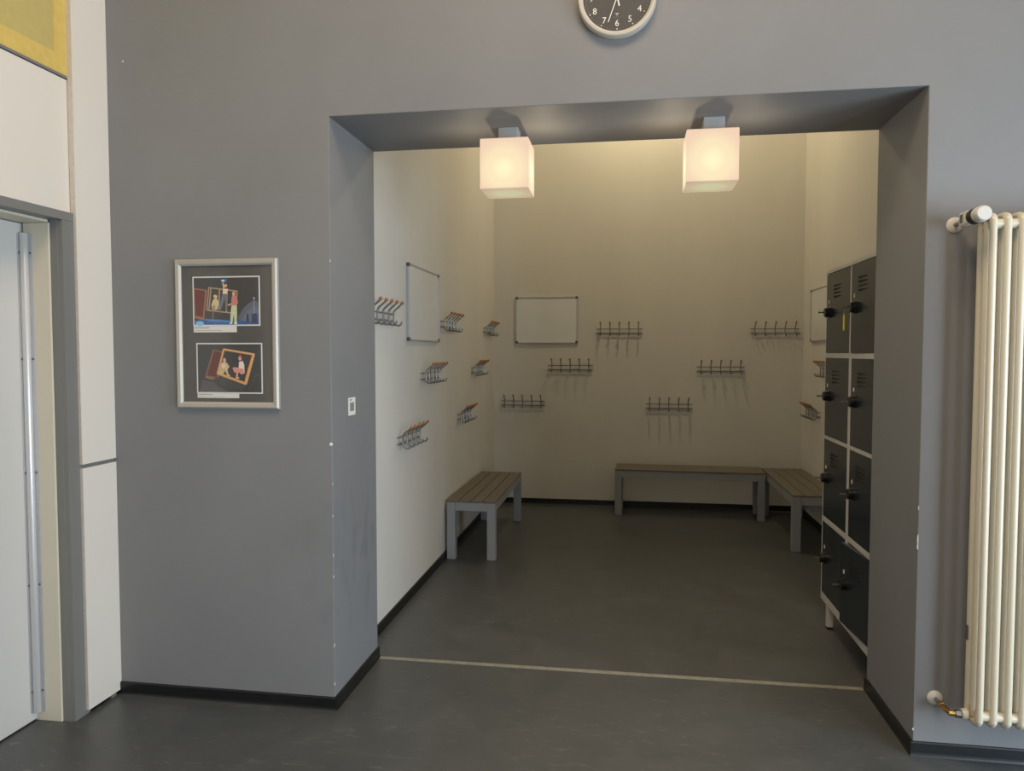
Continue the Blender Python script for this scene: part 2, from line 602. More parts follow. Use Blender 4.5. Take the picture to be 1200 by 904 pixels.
# ------------------------------------------------------------------ left wall: backing, cladding panels, door
OY0, OY1, OZ = -1.45, -0.29, 2.262
wl = MB()
wl.prism([(HALL_B, 0), (OY0, 0), (OY0, OZ), (OY1, OZ), (OY1, 0), (0, 0), (0, TOP), (HALL_B, TOP)], 'x', -1.5, -1.125)
wall_left = structure(wl.build('wall_left', 'steel'))
def clad(name, x1, y0, y1, z0, z1):
    MB().box(x1 - .026, x1 - .0015, y0, y1, z0, z1, m='panel_edge').box(x1 - .0015, x1, y0 + .001, y1, z0, z1, m='panel').build(name, None, wall_left)
clad('panel', CX, -0.222, -0.001, 0.02, 1.127)
clad('panel', CX, -0.222, -0.001, 1.145, TOP)
MB().box(-1.125, -1.0985, -0.198, -0.001, 1.12, 1.15).build('joint_strip', 'steel', wall_left)
MB().box(-1.125, -1.104, -0.030, -0.001, 1.127, 1.145).build('joint_bracket', 'base', wall_left)
for y0, y1 in ((-1.55, -0.216),):
    MB().box(-1.124, -1.116, y0, y1, 2.264, 2.842).build('panel', 'panel', wall_left)
MB().box(-1.124, -1.116, -4.2, -1.56, 0.02, TOP).build('panel', 'panel', wall_left)
MB().box(-1.125, -1.104, -0.195, -0.001, 0, 0.05).build('skirting_piece', 'base', wall_left)
MB().box(-1.108, -1.094, -0.062, -0.03, 0.0, 0.02).build('panel_foot', 'steel', wall_left)

door = empty('door_1', (-1.281, OY1, 0)); door['kind'] = 'structure'
door['label'] = 'pale grey door in a grey steel frame at the left edge'
dx, dy = 1.281, -OY1
def dpart(mb, name, material=None, parent=None):
    o = mb.build(name, material, parent or door)
    if parent is None:
        o.location = (dx, dy, 0)
    return o
lf = MB().box(-1.321, -1.281, OY0 + .02, -0.300, 0.008, 2.208, bev=.002)
leaf = dpart(lf, 'door_leaf', 'door')
gap = dpart(MB().box(-1.325, -1.290, OY0 + .02, -0.300, 0.0005, 0.008), 'bottom_seal', 'black')
fr = MB()
fr.prism([(-1.157, -0.2885), (-1.099, -0.2885), (-1.099, -0.197), (-1.1245, -0.197), (-1.1245, -0.2895), (-1.157, -0.2895)], 'z', 0.0, OZ - .0385, bev=.001)
dpart(fr, 'frame_jamb', 'steel')
hd = MB().prism([(-1.157, OZ - .038), (-1.099, OZ - .038), (-1.099, OZ), (-1.157, OZ)], 'y', OY0, -0.197, bev=.001)
dpart(hd, 'frame_head', 'steel')
fr2 = MB().box(-1.157, -1.099, OY0, OY0 + .04, 0, OZ - .0385)
dpart(fr2, 'frame_jamb', 'steel')
dpart(MB().box(-1.36, -1.158, -0.3005, -0.2905, 0.0, OZ - .0505, bev=.002), 'liner_jamb', 'liner')
dpart(MB().box(-1.36, -1.158, OY0 + .005, -0.3015, OZ - .0505, OZ - .0385, bev=.002), 'liner_head', 'liner')
# aluminium finger guard over the hinge gap, slim cover between two flanges
fg = MB()
fg.box(-1.281, -1.2775, -0.337, -0.318, 0.045, 2.165, bev=.0008)
fgo = dpart(fg, 'finger_guard', 'aluflat')
c2 = MB()
cyl = []
for k in range(13):
    a = PI * (-0.28) + k / 12 * PI * 0.92
    cyl.append((-1.270 + .0165 * math.cos(a), -0.3155 - .0165 * math.sin(a + .1)))
c2.lathe([(0, .045), (.0155, .045), (.0165, .047), (.0165, 2.163), (.0155, 2.165), (0, 2.165)], (-1.266, -0.3155, 0), 'z', 24)
dpart(c2, 'guard_cover', 'alu')
dpart(MB().box(-1.262, -1.236, -0.3045, -0.3005, 0.045, 2.165, bev=.0008), 'guard_flange', 'aluflat')
for z in (.14, .62, 1.12, 1.62, 2.08):
    dpart(MB().lathe([(0, -.0045), (.004, -.0045), (.005, -.003), (.005, .001)], (-1.246, -0.3020, z), 'y', 10), 'rivet', 'corner')
    dpart(MB().lathe([(0, .0045), (.004, .0045), (.005, .003), (.005, -.001)], (-1.279, -0.330, z), 'x', 10), 'rivet', 'corner')
dpart(MB().tube([(-1.270, -0.3155, 2.165), (-1.270, -0.3155, 2.2105)], .003), 'guard_rod', 'corner')
dpart(MB().box(-1.158, -1.152, -0.2897, -0.2887, 0.9, 1.0), 'strike_plate', 'steel')

# yellow framed fabric panel above the door
yp = tag(empty('fabric_panel', (-1.116, -0.9, 2.846)), 'yellow fabric-covered panel with olive inset, above the grey door', 'wall panel')
def yl(mb, name, material):
    o = mb.build(name, material, yp); o.location = (1.116, 0.9, -2.846); return o
yl(MB().box(-1.1245, -1.111, -2.0, -0.215, 2.846, 2.858), 'shadow_gap_strip', 'steel')  # grey strip imitating the dark shadow gap below the panel
yl(MB().box(-1.124, -1.112, -2.0, -0.217, 2.858, 2.937).box(-1.124, -1.112, -0.289, -0.217, 2.937, 3.8), 'border', 'yellow')
yl(MB().box(-1.124, -1.114, -2.0, -0.289, 2.937, 3.8), 'inset', 'olive')

# ------------------------------------------------------------------ lamps on the soffit
def cube_lamp(loc, label, moff=(0, 0), inner=1):
    t = tag(empty('cube_lamp', loc), label, 'lamp', 'cube lamps under the soffit')
    MB().box(-.046 + moff[0], .046 + moff[0], -.045 + moff[1], .045 + moff[1], -.069, -.0002, bev=.002).build('mount', 'lampmetal', t)
    MB().box(-.1125, .1125, -.1125, .1125, -.300, -.069, bev=.005, seg=3).build('shade', 'shade', t)
    for sx, pw in ((inner, 1.7), (-inner, 1.0)):
        pl = point_light('bulb_glow', (sx * .17, .0, -.195), pw, (1.0, 0.80, 0.55), 0.012)
        pl.parent = t
    return t
cube_lamp((0.759, 0.313, H), 'lit opal glass cube lamp on the soffit, nearer the two-photo picture', (.007, .01))
cube_lamp((1.688, 0.313, H), 'lit opal glass cube lamp on the soffit, nearer the lockers and radiator', (.012, -.005), -1)

# ------------------------------------------------------------------ benches
def make_bench(L):
    t = empty('bench')
    B, Z, a = .393, .472, .068
    for sx in (0, 1):
        for sy in (0, 1):
            x = 0 if sx == 0 else L - a
            y = 0 if sy == 0 else B - a
            MB().box(x, x + a, y, y + a, 0.0, Z - .016, bev=.003).build('leg', 'bench', t)
    for y in (0.002, B - .032):
        MB().box(a + .0005, L - a - .0005, y, y + .03, Z - .082, Z - .0165, bev=.002).build('rail', 'bench', t)
    for x in (0.002, L - .032):
        MB().box(x, x + .03, a + .0005, B - a - .0005, Z - .082, Z - .0165, bev=.002).build('rail', 'bench', t)
    g = .007
    w = (B - 3 * g) / 4
    for k in range(4):
        y = k * (w + g)
        MB().box(0, L, y, y + w, Z - .015, Z, bev=.002).build('slat', 'slat', t)
    return t
b1 = make_bench(1.45)
GB = 'grey benches along the cloakroom walls'
b1.location = (0.305, 2.502, 0); b1.rotation_euler = (0, 0, PI / 2)
tag(b1, 'grey bench with taupe slats along the left white wall, below the upright whiteboard', 'bench', GB)
b2 = copy_tree(b1); b2.location = (1.208, 4.290, 0); b2.rotation_euler = (0, 0, -0.036)
tag(b2, 'grey bench with taupe slats along the back wall under the hooks', 'bench', GB)
b3 = copy_tree(b1); b3.location = (3.070, 3.135, 0); b3.rotation_euler = (0, 0, PI / 2)
tag(b3, 'grey bench with taupe slats along the right wall, half hidden behind the lockers', 'bench', GB)

# ------------------------------------------------------------------ hook racks
def make_rack():
    t = empty('hook_rack')
    Lh = .241
    for z in (0, -.044):
        MB().tube([(-Lh, .018, z), (Lh, .018, z)], .0048, 8).build('bar', 'chrome', t)
        for x in (-.222, .222):
            MB().tube([(x, .0002, z), (x, .0145, z)], [.0055, .004], 8).build('stud', 'chrome', t)
    first = None
    for k in range(5):
        x = -.198 + k * .099
        if first is None:
            pth = [(0, .080, .060), (0, .066, .046), (0, .050, .033), (0, .036, .022), (0, .0285, .006), (0, .0285, -.044), (0, .032, -.058), (0, .043, -.068), (0, .060, -.071), (0, .072, -.067), (0, .079, -.056), (0, .081, -.044)]
            first = MB().tube(pth, .0055, 8).build('hook', 'chrome', t, (x, 0, 0))
            kn = MB().lathe([(0, -.013), (.006, -.0115), (.0095, -.006), (.0105, .0), (.0095, .006), (.006, .0105), (0, .012)], (0, 0, 0), 'z', 14).build('knob', 'wood', first)
            kn.location = (0, .0845, .0655); kn.rotation_euler = (-0.85, 0, 0)
        else:
            h = copy_tree(first, t); h.location = (x, 0, 0)
    return t
rack0 = None
GR = 'five-hook coat racks on the cloakroom walls'
def rack(loc, rz, label):
    global rack0
    if rack0 is None:
        rack0 = make_rack(); o = rack0
    else:
        o = copy_tree(rack0)
    o.location = loc; o.rotation_euler = (0, 0, rz)
    tag(o, label, 'coat rack', GR)
Z1, Z2, Z3 = 1.887, 1.503, 1.113
for y, z, l in (
    (0.960, 1.880, 'coat rack on the left wall in front of the whiteboard, cut off by the jamb'),
    (2.640, Z1, 'coat rack on the left wall just behind the upright whiteboard, at the same height'),
    (4.365, 1.890, 'coat rack highest on the left wall, last before the back corner'),
    (2.080, 1.500, 'coat rack at middle height on the left wall, right below the upright whiteboard'),
    (3.775, 1.502, 'coat rack at middle height on the left wall, close to the back corner'),
    (1.528, 1.108, 'coat rack lowest and nearest the camera on the left wall'),
    (3.203, 1.114, 'coat rack in the lowest row of the left wall, above the bench end')):
    rack((XL, y, z), -PI / 2, l)
for x, z, l in (
    (1.239, 1.893, 'coat rack in the top row of the back wall, right beside the landscape whiteboard'),
    (0.720, 1.506, 'coat rack in the middle row of the back wall, just below the landscape whiteboard'),
    (0.208, 1.118, 'coat rack in the lowest row of the back wall, at its left corner'),
    (1.758, 1.101, 'coat rack in the lowest row of the back wall, above the bench'),
    (2.281, 1.494, 'coat rack in the middle row of the back wall, towards the right corner'),
    (2.817, 1.888, 'coat rack in the top row of the back wall, at its right corner')):
    rack((x, YB, z), PI, l)
rack((XR, 3.730, 1.497), PI / 2, 'coat rack on the right wall under the whiteboard, partly hidden by the lockers')
rack((XR, 4.250, 1.086), PI / 2, 'coat rack on the right wall, lowest, above the corner bench')

# ------------------------------------------------------------------ whiteboards
def whiteboard(loc, rz, w, h, label):
    t = tag(empty('whiteboard', loc, rz), label, 'whiteboard', 'whiteboards in the cloakroom')
    MB().box(-w / 2 + .006, w / 2 - .006, .0005, .012, .006, h - .006).build('writing_surface', 'board', t)
    fr = .012
    for z in (0, h - fr):
        MB().box(-w / 2 + .026, w / 2 - .026, .0005, .019, z, z + fr, bev=.002).build('frame_rail', 'aluflat', t)
    for x in (-w / 2, w / 2 - fr):
        MB().box(x, x + fr, .0005, .019, .026, h - .026, bev=.002).build('frame_rail', 'aluflat', t)
    for x in (-w / 2 - .001, w / 2 - .024):
        for z in (-.001, h - .024):
            MB().box(x, x + .025, .0003, .021, z, z + .025, bev=.003).build('corner_cap', 'corner', t)
    return t
whiteboard((XL, 1.915, 1.724), -PI / 2, .79, .512, 'blank whiteboard on the left wall among the hooks, seen at an angle')
whiteboard((0.462, YB, 1.744), PI, .67, .499, 'blank landscape whiteboard on the back wall with a lamp reflection')
whiteboard((XR, 4.005, 1.752), PI / 2, .79, .500, 'blank whiteboard on the right wall, half hidden by the dark lockers')

# ------------------------------------------------------------------ lockers
XF = 2.509
lk = tag(empty('locker_cabinet', (XF, 0.605, 0)), 'two-column locker cabinet with anthracite doors and light grey frame beside the right jamb', 'lockers')
def lp(mb, name, material=None, parent=None):
    return mb.build(name, material, parent or lk)
DEP, WID, ZB, ZT = .575, .94, .14, 2.135
# local: x into the wall, y away from the camera
lp(MB().box(0, DEP, 0, .015, ZB, ZT, bev=.001), 'side_panel', 'lockw')
lp(MB().box(0, DEP, WID - .015, WID, ZB, ZT, bev=.001), 'side_panel', 'lockw')
lp(MB().box(DEP - .004, DEP, .0155, WID - .0155, ZB, ZT), 'back_panel', 'lockw')
lp(MB().box(0, DEP - .0045, .0155, WID - .0155, ZT - .02, ZT, bev=.001), 'top_panel', 'lockw')
lp(MB().box(0, DEP - .0045, .0155, WID - .0155, ZB, ZB + .045, bev=.001), 'bottom_panel', 'lockw')
YD0, YD1 = .407, .452   # divider
lp(MB().box(0, DEP - .0045, YD0, YD1, ZB + .0455, ZT - .0205, bev=.001), 'divider', 'lockw')
rows = [(0.187, 0.624), (0.655, 1.126), (1.147, 1.615), (1.643, 2.112)]
for (a, b), (c, d) in zip(rows[:-1], rows[1:]):
    for y0, y1 in ((.0155, YD0 - .0005), (YD1 + .0005, WID - .0155)):
        lp(MB().box(0, DEP - .0045, y0, y1, b, c, bev=.001), 'shelf', 'lockw')
for y in (.0215, WID - .135):
    for x in (.002, DEP - .04):
        lg = lp(MB().prism([(x, y - .02), (x + .032, y - .02), (x + .032, y + .018), (x, y + .018)], 'z', .012, ZB), 'leg', 'lockw')
        lp(MB().box(x - .002, x + .034, y - .022, y + .02, 0, .012, bev=.002), 'foot_cap', 'black', lg)

lock_template = {}
def locker_door(col, row, ajar=0.0, label=None):
    z0, z1 = rows[row]
    z0 += .002; z1 -= .002
    if col == 0:   # near column
        y0, y1 = .017, YD0 - .002
    else:
        y0, y1 = YD1 + .002, WID - .017
    w = y1 - y0
    d = empty('door', (0.001, y0, z0), 0, lk)   # hinge at the near edge
    d.rotation_euler = (0, 0, ajar)
    h = z1 - z0
    nm = MB().box(0, .018, 0, w, 0, h, bev=.0015)
    o = nm.build('door', 'lockd', lk)
    bpy.data.objects.remove(d)
    d = o
    d.location = (0.0, y0, z0)
    d.rotation_euler = (0, 0, ajar)
    if label: d['label'] = label
    # four louvres, thick at the far end
    yc = w * .53
    for k in range(4):
        zz = h - .075 - k * .0215
        yl, yh = yc - .065, yc + .065
        MB().prism([(yh, zz - .0065), (yh, zz + .0065), (yl, zz + .0015), (yl, zz - .0015)], 'x', -.0035, .001, bev=.0008).build('vent_slot', 'vent', d)
    # lock with its key, free edge = far side
    yk, zk = w - .075, h * .515
    MB().lathe([(0, -.032), (.024, -.032), (.0285, -.028), (.029, -.010), (.034, -.008), (.034, .001)], (0, yk, zk), 'x', 20).build('lock', 'black', d)
    MB().box(-.062, -.0325, yk - .0015, yk + .0015, zk - .004, zk + .004, bev=.0008).box(-.066, -.0625, yk - .002, yk + .002, zk - .008, zk + .008, bev=.001).build('key', 'corner', d)
    MB().box(-.0025, .0005, yk + .016, yk + .029, zk + .052, zk + .073, bev=.001).build('number_plate', 'plate', d)
    return d
for row in range(4):
    locker_door(1, row)
    locker_door(0, row, {0: 0.092, 3: 0.018}.get(row, 0.0), 'locker door standing slightly ajar' if row == 0 else None)

# key tag hanging from the key of the upper near door
kt = tag(empty('key_tag', (2.447, 0.938, 1.868)), 'small yellow key tag hanging from the lock of the upper near locker door', 'key tag')
MB().tube([(0, .012 * math.cos(t), -.010 + .012 * math.sin(t)) for t in [2 * PI * k / 14 for k in range(14)]] + [(0, .012, -.010)], .0012, 6).build('ring', 'chrome', kt)
MB().box(-.003, .003, -.009, .009, -.105, -.022, bev=.0028).build('tag', 'keytag', kt)

# ------------------------------------------------------------------ radiator
rd = tag(empty('radiator', (2.662, 0, 0.2)), 'tall cream column radiator on the grey wall right of the opening', 'radiator')
PITCH_R, NSEC = .0498, 9
YC = (-.080, -.1275, -.175)
RZ0, RZ1 = 0.008, 1.972
sec = MB()
for y in YC:
    n = 12
    sec.tube([(0, y, RZ0 + .03), (0, y, RZ1 - .03)], .0130, 14)
# rounded heads: the front tube bends over into the back one
for zt, sg in ((RZ1, 1), (RZ0, -1)):
    yf, yb = YC[2], YC[0]
    sec.tube([(0, y, zt - sg * d) for y, d in ((yf, .075), (yf, .045), (yf + .003, .030), (yf + .012, .019), (yf + .028, .0145), (yb - .028, .0145), (yb - .012, .019), (yb - .003, .030), (yb, .045), (yb, .075))], [.0130, .0138, .0145, .0145, .0145, .0145, .0145, .0145, .0138, .0130], 14)
o0 = sec.build('section', 'rad', rd)
for fce in o0.data.polygons:
    fce.use_smooth = True
for k in range(1, NSEC):
    c = o0.copy(); C.objects.link(c); c.parent = rd; c.location = (PITCH_R * k, 0, 0)
for z in (RZ0 + .045, RZ1 - .045):
    for y in (YC[0] - .010, YC[2] + .016):
        MB().tube([(-.004, y, z), (PITCH_R * (NSEC - 1), y, z)], .019, 16).build('header_tube', 'rad', rd)
MB().box(-.0148, -.0122, YC[0] - .012, YC[0] + .006, .322, .380).build('rating_plate', 'corner', rd)
bk = MB()
for x in (.075, .32):
    for z in (.35, 1.6):
        MB().box(x - .012, x + .012, YC[0] + .0135, -.0005, z - .015, z + .015, bev=.002).build('wall_bracket', 'rad', rd)

# thermostat valve at the top
tv = tag(empty('radiator_thermostat', (2.597, 0, 2.151)), 'white electronic radiator thermostat with black ring at the top left of the radiator', 'thermostat')
MB().lathe([(0, -.012), (.013, -.012), (.026, -.008), (.031, -.003), (.031, 0)], (0, 0, 0), 'y', 28).build('wall_rosette', 'wplastic', tv)
MB().tube([(0, -.010, 0), (0, -.075, .002)], .0085, 12).build('pipe', 'chrome', tv)
vb = MB().tube([(0, -.062, .002), (0, -.1, .003)], [.014, .016], 14).tube([(.0, -.085, .002), (.056, -.0855, .001)], .011, 12)
vb.build('valve_body', 'aluflat', tv)
hd = MB().box(-.024, .024, -.170, -.095, -.024, .030, bev=.008, seg=3).build('housing', 'wplastic', tv)
MB().box(-.0252, -.0235, -.132, -.108, -.012, .020, bev=.0006).build('display', 'lcd', hd)
MB().box(-.0252, -.0235, -.152, -.138, -.012, .020, bev=.0006).build('button_strip', 'liner', hd)
MB().lathe([(0, -.208), (.0295, -.208), (.0300, -.204), (.0300, -.170), (.026, -.168), (0, -.168)], (0, 0, .003), 'y', 32).build('ring', 'black', tv)
MB().lathe([(0, -.250), (.023, -.250), (.0275, -.246), (.0290, -.238), (.0290, -.2085), (0, -.2085)], (0, 0, .003), 'y', 32).build('cap', 'wplastic', tv)

# return valve at the bottom
rv = tag(empty('return_valve', (2.570, 0, 0.243)), 'brass and chrome return valve at the bottom left of the radiator', 'valve')
MB().lathe([(0, -.012), (.013, -.012), (.025, -.008), (.030, -.003), (.030, 0)], (0, 0, 0), 'y', 28).build('wall_rosette', 'wplastic', rv)
MB().tube([(0, -.010, 0), (.002, -.055, -.001)], .008, 12).build('pipe', 'chrome', rv)
MB().tube([(.002, -.052, -.001), (.003, -.066, -.001), (.003, -.068, -.001), (.004, -.088, -.001), (.004, -.090, -.001), (.006, -.112, -.001)], [.013, .013, .010, .010, .013, .011], 6).build('nut', 'brass', rv)
MB().tube([(.004, -.105, -.001), (.008, -.1275, -.001), (.028, -.1275, -.001)], [.010, .011, .010], 12).build('elbow', 'brass', rv)
MB().tube([(.026, -.1275, -.001), (.047, -.1275, -.001)], .016, 6).build('union_nut', 'chrome', rv)
MB().tube([(.0475, -.1275, 0), (.066, -.1275, 0)], [.019, .023], 20).build('collar', 'rad', rv)

# ------------------------------------------------------------------ clock
CK = Vector((1.272, 0, 3.116))
ck = tag(empty('wall_clock', CK), 'round wall clock with dark dial and silver rim above the opening', 'clock')
R = .162
MB().lathe([(R - .004, -.0005), (R, -.004), (R, -.032), (R - .004, -.040), (R - .012, -.042), (R - .021, -.036), (R - .022, -.026)], (0, 0, 0), 'y', 72).build('rim', 'rim', ck)
dial = MB().lathe([(0, -.026), (R - .0225, -.026), (R - .0225, -.001), (0, -.001)], (0, 0, 0), 'y', 64).build('dial', 'dial', ck)
for n in range(1, 13):
    a = 2 * PI * n / 12
    text_mesh('numeral', str(n), .036, 'white_ink', dial, (.106 * math.sin(a), -.0265, .106 * math.cos(a)))
mk = MB()
for n in range(60):
    if n % 5:
        a = 2 * PI * n / 60
        c_ = (.129 * math.sin(a), .129 * math.cos(a))
        q = .0013
        mk.flat([(c_[0] - q, -.0263, c_[1] - q), (c_[0] + q, -.0263, c_[1] - q), (c_[0] + q, -.0263, c_[1] + q), (c_[0] - q, -.0263, c_[1] + q)])
mk.build('minute_marks', 'dim_ink', dial)
for n in range(12):
    a = 2 * PI * n / 12
    MB().lathe([(0, -.0268), (.0025, -.0268), (.0027, -.0255)], (.1285 * math.sin(a), 0, .1285 * math.cos(a)), 'y', 10).build('hour_dot', 'white_ink', dial)
text_mesh('emblem', 'T', .014, 'white_ink', dial, (0, -.0265, -.072))
MB().flat([(-.007, -.0264, -.0655), (.007, -.0264, -.0655), (.006, -.0264, -.068), (-.006, -.0264, -.068)]).build('emblem_bar', 'white_ink', dial)
MB().flat([(-.017, -.0264, -.0815), (.017, -.0264, -.0815), (.017, -.0264, -.0805), (-.017, -.0264, -.0805)]).build('caption_line', 'dim_ink', dial)
def hand(name, ang, tail, tip, w0, w1, y):
    b = MB()
    s_, c_ = math.sin(ang), math.cos(ang)
    def p(along, side): return (along * s_ + side * c_, along * c_ - side * s_)
    b.prism([p(-tail, -w0), p(-tail, w0), p(tip, w1), p(tip, -w1)], 'y', y - .001, y)
    return b.build(name, 'white_ink', ck)
hand('minute_hand', 2 * PI * 33.3 / 60, .025, .108, .0022, .0016, -.031)
hand('hour_hand', 2 * PI * 11.55 / 12, .038, .07, .003, .002, -.029)
MB().lathe([(0, -.0335), (.006, -.0335), (.006, -.0262)], (0, 0, 0), 'y', 16).build('hub', 'white_ink', ck)
gl = MB().lathe([(0, -.0352), (R - .0215, -.0352), (R - .0215, -.0342), (0, -.0342)], (0, 0, 0), 'y', 48).build('glass_cover', 'clear', ck)

# ------------------------------------------------------------------ framed stage photographs
pf = tag(empty('picture_frame', (-0.499, 0, 1.389)), 'silver framed picture of two stage photographs on black mat, left on the grey wall', 'picture')
X0, X1, Z0, Z1_ = -.253, .253, 0.0, .688
fw_ = .030
def moulding(a, b, c, d, name='moulding'):
    # mitred bar, a-b outer edge, c-d inner edge (x, z)
    bm = MB()
    lo = [(p[0], p[1]) for p in (a, b, c, d)]
    V = [bm.bm.verts.new((p[0], -.0005, p[1])) for p in lo]
    T = []
    for (p, q) in ((a, d), (b, c)):
        pass
    def mix(p, q, t): return (p[0] + (q[0] - p[0]) * t, p[1] + (q[1] - p[1]) * t)
    o1 = [(a, -.016), (mix(a, d, .25), -.024), (mix(a, d, .7), -.022), (d, -.014), (d, -.0005)]
    o2 = [(b, -.016), (mix(b, c, .25), -.024), (mix(b, c, .7), -.022), (c, -.014), (c, -.0005)]
    A = [V[0]] + [bm.bm.verts.new((p[0], y, p[1])) for p, y in o1]
    B = [V[1]] + [bm.bm.verts.new((p[0], y, p[1])) for p, y in o2]
    n = len(A)
    for k in range(n):
        bm.bm.faces.new([A[k], B[k], B[(k + 1) % n], A[(k + 1) % n]])
    bm.bm.faces.new(A[::-1]); bm.bm.faces.new(B)
    for v in V[2:]: bm.bm.verts.remove(v)
    bmesh.ops.recalc_face_normals(bm.bm, faces=bm.bm.faces[:])
    return bm.build(name, 'frame', pf)
o_ = [(X0, Z0), (X1, Z0), (X1, Z1_), (X0, Z1_)]
i_ = [(X0 + fw_, Z0 + fw_), (X1 - fw_, Z0 + fw_), (X1 - fw_, Z1_ - fw_), (X0 + fw_, Z1_ - fw_)]
for k in range(4):
    k2 = (k + 1) % 4
    moulding(o_[k], o_[k2], i_[k2], i_[k])
matb = MB().box(X0 + fw_ - .002, X1 - fw_ + .002, -.008, -.001, Z0 + fw_ - .002, Z1_ - fw_ + .002).build('mat_board', 'matb', pf)
MB().box(X0 + fw_, X1 - fw_, -.0128, -.0118, Z0 + fw_, Z1_ - fw_).build('glass_pane', 'glass', pf)

_pc = {}
def pm(rgb):
    k = 'print_%d_%d_%d' % rgb
    if k not in M:
        M[k] = mat(k, tuple(min(255, int(c * 1.06 + 10)) for c in rgb), 0.55, noise=0.12, nscale=90)
    return k

class Print:
    """flat colour print: polygons in image pixels mapped to the sheet, stacked in microscopic layers"""
    def __init__(s, x0, x1, z0, z1, px):
        s.x0, s.x1, s.z0, s.z1, s.px = x0, x1, z0, z1, px
        s.mb = MB(); s.y = -.0092
    def co(s, p):
        a, b, c, d = s.px
        return (s.x0 + (p[0] - a) / (b - a) * (s.x1 - s.x0), s.y, s.z1 - (p[1] - c) / (d - c) * (s.z1 - s.z0))
    def poly(s, pts, rgb):
        s.mb.flat([s.co(p) for p in pts][::-1], pm(rgb)); s.y -= .00003
    def bar(s, p, q, w, rgb):
        d = Vector((q[0] - p[0], q[1] - p[1])).normalized() * w / 2
        n = Vector((-d.y, d.x))
        s.poly([(p[0] + n.x, p[1] + n.y), (q[0] + n.x, q[1] + n.y), (q[0] - n.x, q[1] - n.y), (p[0] - n.x, p[1] - n.y)], rgb)
    def disc(s, c, rx, ry, rgb, n=12):
        s.poly([(c[0] + rx * math.cos(2 * PI * k / n), c[1] + ry * math.sin(2 * PI * k / n)) for k in range(n)], rgb)
    def done(s, name):
        o = s.mb.build(name, None, pf)
        return o

fx, fz = -0.499, 1.389
# upper photograph
x0, x1, z0, z1 = -.668 - fx, -.335 - fx, 1.770 - fz, 1.998 - fz
MB().box(x0, x1, -.0091, -.0081, z0, z1).build('photo_paper', 'paper', pf)
p = Print(x0 + .006, x1 - .006, z0 + .006, z1 - .006, (133, 903, 155, 715))
p.poly([(133, 155), (903, 155), (903, 715), (133, 715)], (64, 62, 61))
p.poly([(650, 640), (720, 520), (800, 450), (870, 430), (903, 470), (903, 715), (690, 715)], (92, 96, 108))
p.poly([(690, 670), (760, 560), (840, 500), (903, 520), (903, 700)], (104, 108, 122))
p.poly([(133, 665), (250, 640), (420, 650), (600, 662), (903, 690), (903, 715), (133, 715)], (54, 88, 140))
p.poly([(250, 645), (420, 655), (560, 670), (540, 690), (300, 676)], (78, 122, 176))
p.disc((198, 700), 50, 30, (132, 178, 214))
p.poly([(133, 275), (292, 300), (250, 660), (140, 635)], (150, 104, 78))
p.poly([(140, 290), (272, 312), (236, 628), (148, 605)], (104, 52, 46))
for k in range(5):
    p.bar((158 + k * 24, 300 + k * 4), (160 + k * 18, 600), 5, (84, 42, 40))
for a, b in (((310, 272), (652, 318)), ((650, 318), (640, 420)), ((288, 540), (580, 576)), ((315, 272), (285, 540)), ((340, 280), (312, 535)), ((442, 290), (428, 535)), ((532, 305), (520, 565))):
    p.bar(a, b, 15, (166, 140, 108))
p.bar((362, 565), (355, 660), 10, (150, 110, 70))
p.bar((350, 180), (345, 270), 3, (110, 110, 112))
p.disc((495, 190), 38, 22, (66, 96, 160)); p.disc((485, 192), 20, 12, (190, 210, 240))
# crouching figure in the frame
p.poly([(352, 535), (342, 480), (362, 420), (395, 398), (425, 425), (428, 480), (405, 540)], (196, 182, 140))
p.disc((397, 382), 19, 24, (214, 172, 136)); p.disc((382, 378), 12, 22, (206, 184, 130))
p.poly([(350, 500), (382, 470), (390, 530), (360, 540)], (150, 138, 104))
# climbing figure with raised arm
p.poly([(475, 215), (492, 215), (505, 270), (488, 290)], (216, 170, 132))
p.disc((517, 252), 17, 20, (212, 164, 122))
p.poly([(485, 285), (545, 290), (530, 350), (478, 345)], (222, 196, 168))
p.poly([(478, 345), (525, 350), (490, 440), (455, 535), (435, 530), (455, 430)], (104, 112, 128))
p.poly([(505, 350), (532, 350), (532, 450), (528, 545), (508, 545), (508, 440)], (122, 108, 100))
# standing figure
p.disc((610, 350), 20, 30, (206, 150, 136))
p.poly([(588, 378), (640, 375), (662, 455), (640, 490), (585, 490), (580, 420)], (190, 120, 112))
p.poly([(530, 478), (580, 460), (585, 474), (545, 492)], (214, 168, 136))
p.poly([(582, 485), (645, 488), (645, 600), (640, 690), (612, 690), (608, 590), (590, 690), (564, 690), (570, 580)], (192, 196, 158))
p.poly([(560, 690), (590, 690), (585, 706), (555, 706)], (222, 220, 212)); p.poly([(612, 688), (642, 688), (646, 708), (610, 708)], (222, 220, 212))
p.bar((848, 405), (850, 640), 6, (150, 156, 172)); p.disc((848, 402), 14, 8, (170, 172, 178))
p.poly([(760, 590), (780, 580), (785, 680), (755, 680)], (60, 62, 76)); p.poly([(820, 590), (885, 580), (890, 700), (815, 700)], (58, 66, 96))
p.done('photo_print')
